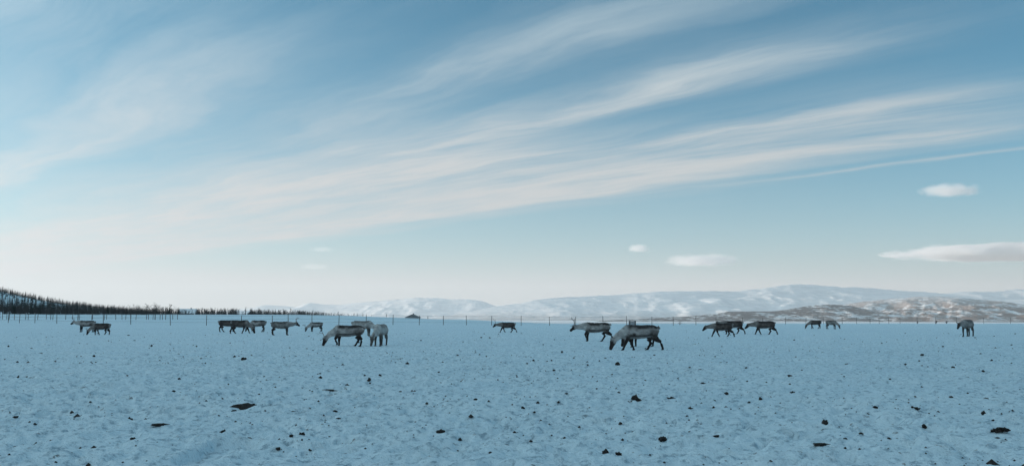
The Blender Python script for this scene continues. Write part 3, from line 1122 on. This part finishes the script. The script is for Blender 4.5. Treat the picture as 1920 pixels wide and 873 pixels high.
    dg = bpy.context.evaluated_depsgraph_get()
    body = bpy.data.meshes.new_from_object(tmp.evaluated_get(dg), depsgraph=dg)
    body.name = 'body'
    bpy.data.objects.remove(tmp); bpy.data.meshes.remove(me)
    kd = kdtree.KDTree(len(V))
    for i, p in enumerate(V):
        kd.insert(p, i)
    kd.balance()
    n = len(body.vertices)
    arr = np.ones((n, 4), dtype=np.float32)
    for i, p in enumerate(body.vertices):
        acc, ws = np.zeros(3), 0
        for (_, idx, ds) in kd.find_n(p.co, 5):
            w_ = 1 / (ds + .012) ** 2
            acc += CC[idx] * w_; ws += w_
        arr[i, :3] = acc / ws
    at_ = body.color_attributes.new('coat', 'FLOAT_COLOR', 'POINT')
    at_.data.foreach_set('color', arr.ravel())
    co = np.empty(n * 3, dtype=np.float32); body.vertices.foreach_get('co', co); co = co.reshape(-1, 3)
    no = np.empty(n * 3, dtype=np.float32); body.vertex_normals.foreach_get('vector', no); no = no.reshape(-1, 3)
    amp = 0.016 * np.clip((co[:, 2] - .30) / .3, 0.1, 1)
    tuft = fbm(co[:, 0] * 11 + seed * 7.3, co[:, 2] * 16 + co[:, 1] * 13, 3, 0.6, seed=seed + 3)
    co = co + no * (amp * 1.6 * tuft)[:, None]
    arr[:, :3] *= (1 + 0.55 * fbm(co[:, 0] * 7 + seed, co[:, 2] * 9 + co[:, 1] * 6, 3, 0.6, seed=seed + 31))[:, None]
    at_.data.foreach_set('color', arr.ravel())
    body.vertices.foreach_set('co', co.ravel())
    body.materials.clear(); body.materials.append(M_COAT)
    body.polygons.foreach_set('use_smooth', [True] * len(body.polygons))
    link('body', body, r)
    for (p, q) in toes:
        a_ = Vector(p[:3])
        for s in (-1, 1):
            pass
        hm = MB()
        for s in (-.024, .024):
            hm.tube([a_ + Vector((-.035, s, .035)), a_ + Vector((.02, s, .008)), a_ + Vector((.062, s * .7, -.010))], [.028, .026, .010], 7)
        link('hoof', hm.mesh('hoof', M_HOOF), r)
    for s in (-1, 1):
        e = h0 + hd * .22 + side * s * .078 + upv * .045
        em = bmesh.new(); bmesh.ops.create_icosphere(em, subdivisions=1, radius=.017, matrix=Matrix.Translation(e))
        mm = bpy.data.meshes.new('eye'); em.to_mesh(mm); em.free(); mm.materials.append(M_EYE)
        link('eye', mm, r)
    if ant:
        back = -hdn
        for s in (-1, 1):
            if ant < 0 and s > 0:
                continue                                   # one antler already shed
            L = abs(ant)
            a0 = h0 + upv * .085 + side * s * .045 + hdn * .03
            main = [a0, a0 + (upv * .10 + back * .14 + side * s * .07) * L, a0 + (upv * .26 + back * .24 + side * s * .15) * L,
                    a0 + (upv * .42 + back * .20 + side * s * .18) * L, a0 + (upv * .54 + back * .06 + side * s * .15) * L]
            mb = MB().tube(main, [.019, .016, .014, .011, .005], 6)
            mb.tube([a0 + (upv * .03 + back * .04) * L, a0 + (upv * .10 - back * .12 + side * s * .02) * L, a0 + (upv * .16 - back * .20 + side * s * .02) * L], [.014, .011, .005], 5)
            mb.tube([main[2], main[2] + (upv * .06 + back * .12) * L], [.011, .004], 5)
            mb.tube([main[3], main[3] + (upv * .14 + back * .06) * L], [.010, .004], 5)
            mb.tube([main[3].lerp(main[4], .5), main[4] + (upv * .05 - back * .07) * L], [.008, .003], 5)
            link('antler', mb.mesh('antler', M_ANT), r)
    tag(r, label, 'reindeer', 'reindeer herd in the paddock')
    return r


STAND, WALK1, WALK2 = ('stand', 'stand', 'stand', 'stand'), ('lift', 'stand', 'back', 'fwd'), ('back', 'fwd', 'fwd', 'back')
GRZ1, GRZ2, SPLIT = ('lift', 'stand', 'stand', 'fwd'), ('stand', 'back', 'fwd', 'stand'), ('fwd', 'back', 'back', 'fwd')
HERD = [
    # px, feet y, scale, heading, head, legs, coat, antlers, label, swing
    (166, 621, 1.12, 178, 'level', STAND, 'mid', .6, 'reindeer looking left, farthest left of all, head level', 0),
    (194, 626.5, .95, 176, 'graze', GRZ2, 'dark', .5, 'small dark grazing reindeer overlapping the leftmost reindeer', 0.08),
    (430, 621.5, 1.10, 12, 'low', GRZ2, 'dark', 0, 'dark reindeer at the left end of the huddled trio', 0),
    (454, 625.5, 1.10, -14, 'graze', SPLIT, 'dark', 0, 'darkest reindeer in front in the middle of the huddled trio', 0),
    (486, 622, 1.06, 168, 'graze', GRZ1, 'mid', 0, 'greyer reindeer at the right end of the huddled trio', 0),
    (530, 628, .98, 2, 'level', STAND, 'grey', .7, 'grey reindeer standing alone and looking right, small antlers', 0),
    (594, 621, .92, 218, 'graze', STAND, 'mid', .9, 'small distant reindeer grazing towards the camera above the big one', 0),
    (654, 646, .97, 181, 'graze', GRZ1, 'mid', -.7, 'large dark-backed reindeer grazing leftwards, left of centre', 0.04),
    (682, 629, 1.08, -14, 'graze', STAND, 'pale', 0, 'pale reindeer half hidden behind the large grazing one', 0),
    (715, 645.5, 1.02, 263, 'graze', STAND, 'pale', .5, 'pale woolly reindeer grazing face-on right of the large dark-backed one', -0.1),
    (951, 622, .97, 180, 'ahead', WALK2, 'dark', .9, 'small dark antlered reindeer walking left near the middle of the fence', 0),
    (1116, 638, 1.04, 180, 'ahead', WALK1, 'mid', .8, 'antlered dark-backed reindeer striding left with one foreleg raised', 0),
    (1197, 653.5, 1.02, 186, 'graze', SPLIT, 'mid', .0, 'nearest, largest reindeer with its muzzle in the snow', 0),
    (1200, 647, .98, 214, 'graze', STAND, 'mid', 0, 'reindeer mostly hidden behind the nearest one, face between its legs', 0),
    (1351, 631, .96, 180, 'low', WALK2, 'dark', 0, 'dark reindeer walking left with head lowered, in front of another', 0),
    (1371, 626, 1.06, 178, 'level', WALK1, 'dark', 0, 'dark reindeer half hidden behind the one with lowered head', 0),
    (1430, 627, 1.08, 180, 'low', SPLIT, 'dark', 0, 'dark reindeer striding left, rearmost of the three walking in file', 0),
    (1525, 616, 1.02, 178, 'graze', GRZ2, 'dark', 0, 'tiny dark reindeer grazing leftwards close to the far fence', 0),
    (1556, 616.5, 1.0, -56, 'graze', STAND, 'grey', 0, 'tiny grey reindeer grazing rightwards close to the far fence', 0),
    (1809, 631, 1.12, 226, 'low', STAND, 'grey', 0, 'grey reindeer facing the camera, alone at the far right', -0.12),
]
for i, hrow in enumerate(HERD):
    reindeer(*hrow[:9], swing=hrow[9], seed=i)

# ------------------------------------------------------------------ clods, tufts and droppings on the snow
M_CLOD = plain('frozen_earth', (0.030, 0.025, 0.022), 0.95, 0.5, 14, 0.6)
rs3 = random.Random(23)
CLODS = []
for i in range(8):
    bm = bmesh.new()
    bmesh.ops.create_icosphere(bm, subdivisions=3, radius=0.5)
    V0 = np.array([tuple(v.co) for v in bm.verts])
    o_ = i * 9.7
    k1 = 1 + 0.85 * fbm(V0[:, 0] * 2.6 + o_, V0[:, 1] * 2.6 + V0[:, 2] * 1.9, 4, 0.6, seed=i * 3 + 200)
    k2 = 0.55 * fbm(V0[:, 0] * 6.0 + o_, V0[:, 2] * 6.0 + V0[:, 1] * 5.0, 3, 0.6, seed=i * 3 + 201)
    peak = 1 + 0.9 * np.clip(fbm(V0[:, 0] * 3.2 - o_, V0[:, 1] * 3.2, 2, seed=i + 260), -.4, .6)
    for v, p, a, b_, c in zip(bm.verts, V0, k1, k2, peak):
        v.co = Vector((p[0] * (a + b_), p[1] * (a + b_) * .8, p[2] * (a + b_) * .62 * (c if p[2] > 0 else 1)))
    me = bpy.data.meshes.new('clod'); bm.to_mesh(me); bm.free()
    me.materials.append(M_CLOD)
    me.shade_flat()
    CLODS.append(me)


def clod(px, py, wpx, flat=1.0, label=None, k=None):
    x, y = at(px, py)
    wm = wpx * y / FPX * (1.0 if label else .85)
    o = link('clod', CLODS[rs3.randrange(8) if k is None else k])
    sx, sy, sz = wm, wm * rs3.uniform(.7, 1.1), wm * flat * rs3.uniform(1.15, 1.5)
    o.scale = (sx, sy, sz)
    tl_ = .04 if flat < .5 else .2
    o.rotation_euler = (rs3.uniform(-tl_, tl_), rs3.uniform(-tl_, tl_), rs3.uniform(-.5, .5) if flat < .5 else rs3.uniform(0, 6.28))
    z = gz1(x, y)
    x, y = at(px, py, z)                                    # settle on the real surface
    o.location = (x, y, gz1(x, y) + sz * .10)
    where = ('left' if px < 480 else 'left of centre' if px < 960 else 'right of centre' if px < 1440 else 'right') + (' foreground' if py > 770 else ' middle of the field' if py > 690 else ' far part of the field')
    size = 'crumb-sized' if wpx < 5 else 'small' if wpx < 9 else 'fist-sized' if wpx < 20 else 'flat wide'
    tag(o, label or size + ' dark clod lying on the snow, ' + where, 'clod', 'small dark clods scattered over the snow')
    return o


BIG = [(468, 759, 46, .32, 'broad ragged dark tussock, widest clod left of centre'), (1189, 751, 24, .62, 'peaked dark clod right of centre, below the nearest reindeer'),
       (1538, 783, 17, .8, 'lone dark round clod in the right middle foreground'), (1237, 826, 19, .7, 'dark clod lowest but two in the centre-right foreground'),
       (1132, 846, 15, .8, 'left one of a pair of dark clods at the bottom'), (1157, 847, 14, .7, 'right one of a pair of dark clods at the bottom'),
       (430, 808, 20, .6, 'dark clod below the broad ragged tussock'), (572, 808, 18, .65, 'dark clod with a crumb beside it, right of the tussock'),
       (827, 799, 18, .65, 'lone dark clod in the foreground near the middle'), (84, 832, 17, .6, 'dark clod in the bottom left corner'),
       (253, 782, 13, .7, 'dark round clod in the left foreground'), (1860, 809, 24, .55, 'crumbling dark heap near the bottom right corner'),
       (1254, 751, 17, .55, 'low dark clod just right of the peaked one'), (460, 676, 10, .9, 'small dark clod farther off, under the lone standing reindeer'),
       (1837, 744, 16, .5, 'low dark clod close to the right edge'), (1462, 804, 18, .5, 'dark clod left of the lone round one'),
       (1415, 796, 30, .2, 'flat dark strip of bare ground in the right foreground'), (625, 727, 34, .14, 'long thin dark strip of bare ground under the large reindeer'),
       (35, 745, 26, .22, 'flat dark patch at the left edge')]
for b_ in BIG:
    clod(*b_)
clod(482, 757, 14, .8, 'raised lump on the right end of the broad ragged tussock')
SMALL = [(85, 662, 10), (183, 668, 8), (160, 775, 13), (180, 746, 7), (333, 735, 8), (343, 711, 8), (448, 770, 14), (383, 685, 10), (390, 770, 9), (555, 767, 9), (553, 811, 10), (587, 769, 7),
         (633, 770, 10), (707, 744, 11), (753, 747, 10), (780, 746, 7), (695, 713, 10), (715, 705, 8), (760, 765, 12), (873, 697, 11), (893, 745, 10), (913, 810, 7), (920, 842, 7), (530, 845, 12), (410, 854, 12),
         (475, 817, 12), (203, 854, 11), (45, 836, 9), (260, 817, 9), (5, 824, 7), (45, 787, 12), (787, 848, 12), (655, 842, 12), (690, 841, 8), (588, 838, 9), (880, 717, 10), (855, 668, 6), (912, 667, 7),
         (1034, 660, 8), (1053, 663, 7), (1037, 697, 6), (1156, 682, 13), (1183, 706, 8), (1258, 705, 8), (1314, 718, 10), (1357, 737, 12), (1480, 734, 13), (1475, 704, 10), (1475, 720, 7), (1574, 826, 9), (1603, 814, 9),
         (1633, 822, 9), (1655, 824, 10), (1670, 817, 8), (1632, 761, 13), (1709, 771, 13), (1773, 743, 10), (1832, 770, 14), (1849, 784, 9), (1853, 818, 13), (1833, 823, 14), (1720, 795, 13), (1580, 758, 8), (1581, 687, 10),
         (1538, 659, 7), (1722, 668, 8), (1881, 708, 10), (1030, 858, 7), (1056, 826, 8), (995, 826, 7), (1061, 733, 8), (1248, 665, 6), (1310, 690, 10), (1398, 752, 8), (1420, 747, 9), (1340, 814, 22), (1540, 802, 26), (1530, 830, 28), (310, 797, 30),
         (1870, 815, 9), (1845, 803, 9), (1600, 830, 8), (1700, 760, 9), (640, 790, 9), (1100, 680, 7), (1000, 675, 6), (230, 700, 8), (60, 705, 9), (520, 720, 8), (600, 700, 6), (980, 765, 8), (1290, 762, 12), (1160, 790, 9), (1660, 710, 8), (1780, 690, 8)]
for (a, b_, c) in SMALL:
    clod(a, b_, c, .22 if c > 20 else rs3.uniform(.45, .8))
for i in range(150):                                       # droppings and crumbs
    py = 598 + 26 * math.exp(rs3.uniform(0, math.log(10.3)))
    px = rs3.uniform(5, 1915)
    clod(px, py, rs3.uniform(2.4, 5.5), rs3.uniform(.4, .8))

# countless finer crumbs
ov = np.array([(1, 0, 0), (-.9, .1, 0), (0, 1, .1), (.1, -1, 0), (0, .1, .8), (0, 0, -.6)], dtype=np.float32)
of = np.array([(0, 2, 4), (2, 1, 4), (1, 3, 4), (3, 0, 4), (2, 0, 5), (1, 2, 5), (3, 1, 5), (0, 3, 5)])
NF = 7500
fd = np.exp(rng.uniform(math.log(5), math.log(120), NF))
fa = np.radians(rng.uniform(-36, 36, NF))
fx, fy = np.sin(fa) * fd, np.cos(fa) * fd
kp = fbm(fx / 2.5, fy / 2.5, 3, seed=77) + rng.uniform(-.25, .25, NF) > -0.02
fx, fy, fd = fx[kp], fy[kp], fd[kp]
fz = ground_z(fx, fy) + snow_relief(fx, fy)
fs = np.exp(rng.normal(math.log(.013), .5, len(fx))) * np.clip(fd / 16, .8, 1.5)
th = rng.uniform(0, 6.28, len(fx))
cs, sn = np.cos(th), np.sin(th)
P = ov[None] * fs[:, None, None]
Q = np.stack([P[..., 0] * cs[:, None] - P[..., 1] * sn[:, None], P[..., 0] * sn[:, None] + P[..., 1] * cs[:, None], P[..., 2]], -1) + np.stack([fx, fy, fz], -1)[:, None]
fl = link('earth_crumbs', mesh_np('earth_crumbs', Q.reshape(-1, 3), (of[None] + 6 * np.arange(len(fx))[:, None, None]).reshape(-1, 3), M_CLOD, False))
tag(fl, 'fine dark crumbs and droppings sprinkled over the snow', 'crumbs', kind='stuff')

# ------------------------------------------------------------------ things along the fence
M_CRATE = plain('weathered_boards', (0.20, 0.20, 0.21), 0.85, 0.3, 4)
x, d = hx(1184.5, 178), 178
r = empty('feed_crate', (x, d, gz1(x, d)), .08)
for k in range(4):
    link('board', MB().box((-.55, -.40, .06 + k * .21), (.55, -.36, .06 + k * .21 + .18)).mesh('board', M_CRATE, False), r)
    link('board', MB().box((-.55, .36, .06 + k * .21), (.55, .40, .06 + k * .21 + .18)).mesh('board', M_CRATE, False), r)
for sx in (-1, 1):
    link('end_panel', MB().box((sx * .58 - .03, -.36, .06), (sx * .58 + .03, .36, .87)).mesh('end_panel', M_CRATE, False), r)
    for sy in (-1, 1):
        link('corner_post', MB().box((sx * .58 - .06, sy * .43 - .03, -.1), (sx * .58 + .06, sy * .43 + .03, 1.0)).mesh('corner_post', M_POST, False), r)
tag(r, 'small grey slatted feed crate by the fence above the nearest reindeer', 'crate')

M_RED = plain('red_twigs', (0.10, 0.045, 0.04), 0.9, 0.3, 2)
for (px, d, h, lab) in [(1716, 255, .8, 'low dark-red bare bush by the fence on the right, leftmost of three'), (1750, 258, 1.1, 'larger dark-red bare bush by the fence, middle of three'),
                        (1770, 262, .8, 'small dark-red bare bush by the fence, rightmost of three'), (1273, 196, .9, 'small bare shrub by the fence right of the feed crate'),
                        (803, 262, .8, 'small brown bare shrub on the crest right of the hut')]:
    a, b_ = birch(rs3, 2.4, 1.2)
    x = hx(px, d)
    r = empty('bare_bush', (x, d, gz1(x, d) - .03), rs3.uniform(0, 6), h / 2.4)
    r.scale = (h / 2.4 * 2.2, h / 2.4 * 2.2, h / 2.4)
    link('stem', a.mesh('stem', M_TWIG), r)
    link('twigs', b_.mesh('twigs', M_RED if px > 1500 else M_TWIG, False), r)
    tag(r, lab, 'bush', 'bare bushes by the fence')


# ------------------------------------------------------------------ small lens-shaped clouds, beyond the mountains
def cloud(px, py, wpx, hpx, dens, label, dist=16000., seed=0., flat_bottom=0.35):
    z = CAMH + (HORIZON - py) / FPX * dist
    x = (px - 960) / FPX * dist
    L, H = wpx / FPX * dist, hpx / FPX * dist
    bm = bmesh.new()
    bmesh.ops.create_icosphere(bm, subdivisions=3, radius=1.0)
    for v in bm.verts:
        v.co = Vector((v.co.x * L * .62, v.co.y * L * .40, v.co.z * H * .75))
    me = bpy.data.meshes.new('cloud'); bm.to_mesh(me); bm.free()
    m = bpy.data.materials.new('cloud_vapour')
    m.use_nodes = True
    m.node_tree.nodes.clear()
    t = NT(m.node_tree)
    co = t.node('ShaderNodeTexCoord').outputs['Object']
    sp = t.node('ShaderNodeSeparateXYZ'); t.l.new(co, sp.inputs[0])
    qx, qy, qz = t.mul(sp.outputs[0], 1 / (L * .60)), t.mul(sp.outputs[1], 1 / (L * .38)), t.mul(sp.outputs[2], 1 / (H * .72))
    n = t.noise(t.vec(t.mul(qx, 3.0), t.mul(qy, 2.0), t.add(t.mul(qz, 0.9), seed)), 1.0, 7, 0.66)
    r2 = t.add(t.mul(qx, qx), t.mul(qy, qy), t.mul(qz, qz))
    low = t.step(qz, -.75, -.45)
    dn = t.mul(t.step(t.add(t.sub(1.0, t.m('SQRT', r2)), t.mul(t.sub(n, .5), 1.5)), 0.05, 0.75), low, dens * 1.7 / H)
    pv = t.node('ShaderNodeVolumePrincipled')
    pv.inputs['Color'].default_value = (0.98, 0.98, 0.98, 1)
    pv.inputs['Anisotropy'].default_value = 0.25
    t.l.new(dn, pv.inputs['Density'])
    out = t.node('ShaderNodeOutputMaterial')
    t.l.new(pv.outputs[0], out.inputs['Volume'])
    me.materials.append(m)
    o = link('cloud', me, None, (x, dist, z))
    tag(o, label, 'cloud', 'small low clouds over the mountains')


cloud(1790, 356, 108, 22, .6, 'white lens-shaped cloud standing alone high on the right', seed=1)
cloud(1318, 489, 140, 21, .6, 'thin lens-shaped cloud above the centre-right mountains', seed=2)
cloud(1199, 466, 44, 14, .6, 'tiny white cloud left of the thin lens-shaped one', seed=3)
cloud(1895, 474, 390, 25, 3.2, 'long grey cloud with a bright tip at the right edge', seed=4)
cloud(602, 468, 50, 9, .07, 'faint tiny cloud in the left half of the sky', seed=5)
cloud(590, 500, 60, 12, .07, 'faint soft cloud below the faint tiny one on the left', seed=6)

# ------------------------------------------------------------------ air
m = bpy.data.materials.new('haze_air')
m.use_nodes = True
hn = m.node_tree.nodes
hn.clear()
ho = hn.new('ShaderNodeOutputMaterial')
hv = hn.new('ShaderNodeVolumePrincipled')
hv.inputs['Color'].default_value = (0.97, 0.97, 0.97, 1)
hv.inputs['Density'].default_value = 5.5e-5
hv.inputs['Anisotropy'].default_value = 0.1
m.node_tree.links.new(hv.outputs[0], ho.inputs['Volume'])
m.cycles.homogeneous_volume = True
X0, X1, Y0, Y1, Z0, Z1 = -10000, 10000, -2000, 12800, -14, 470
hb = [(x, y, z) for x in (X0, X1) for y in (Y0, Y1) for z in (Z0, Z1)]
hz = link('haze', mesh_np('haze', hb, [(0, 1, 3, 2), (4, 6, 7, 5), (0, 4, 5, 1), (2, 3, 7, 6), (0, 2, 6, 4), (1, 5, 7, 3)], m, smooth=False))
tag(hz, 'thin pale winter haze over the fjord', 'haze', kind='stuff')
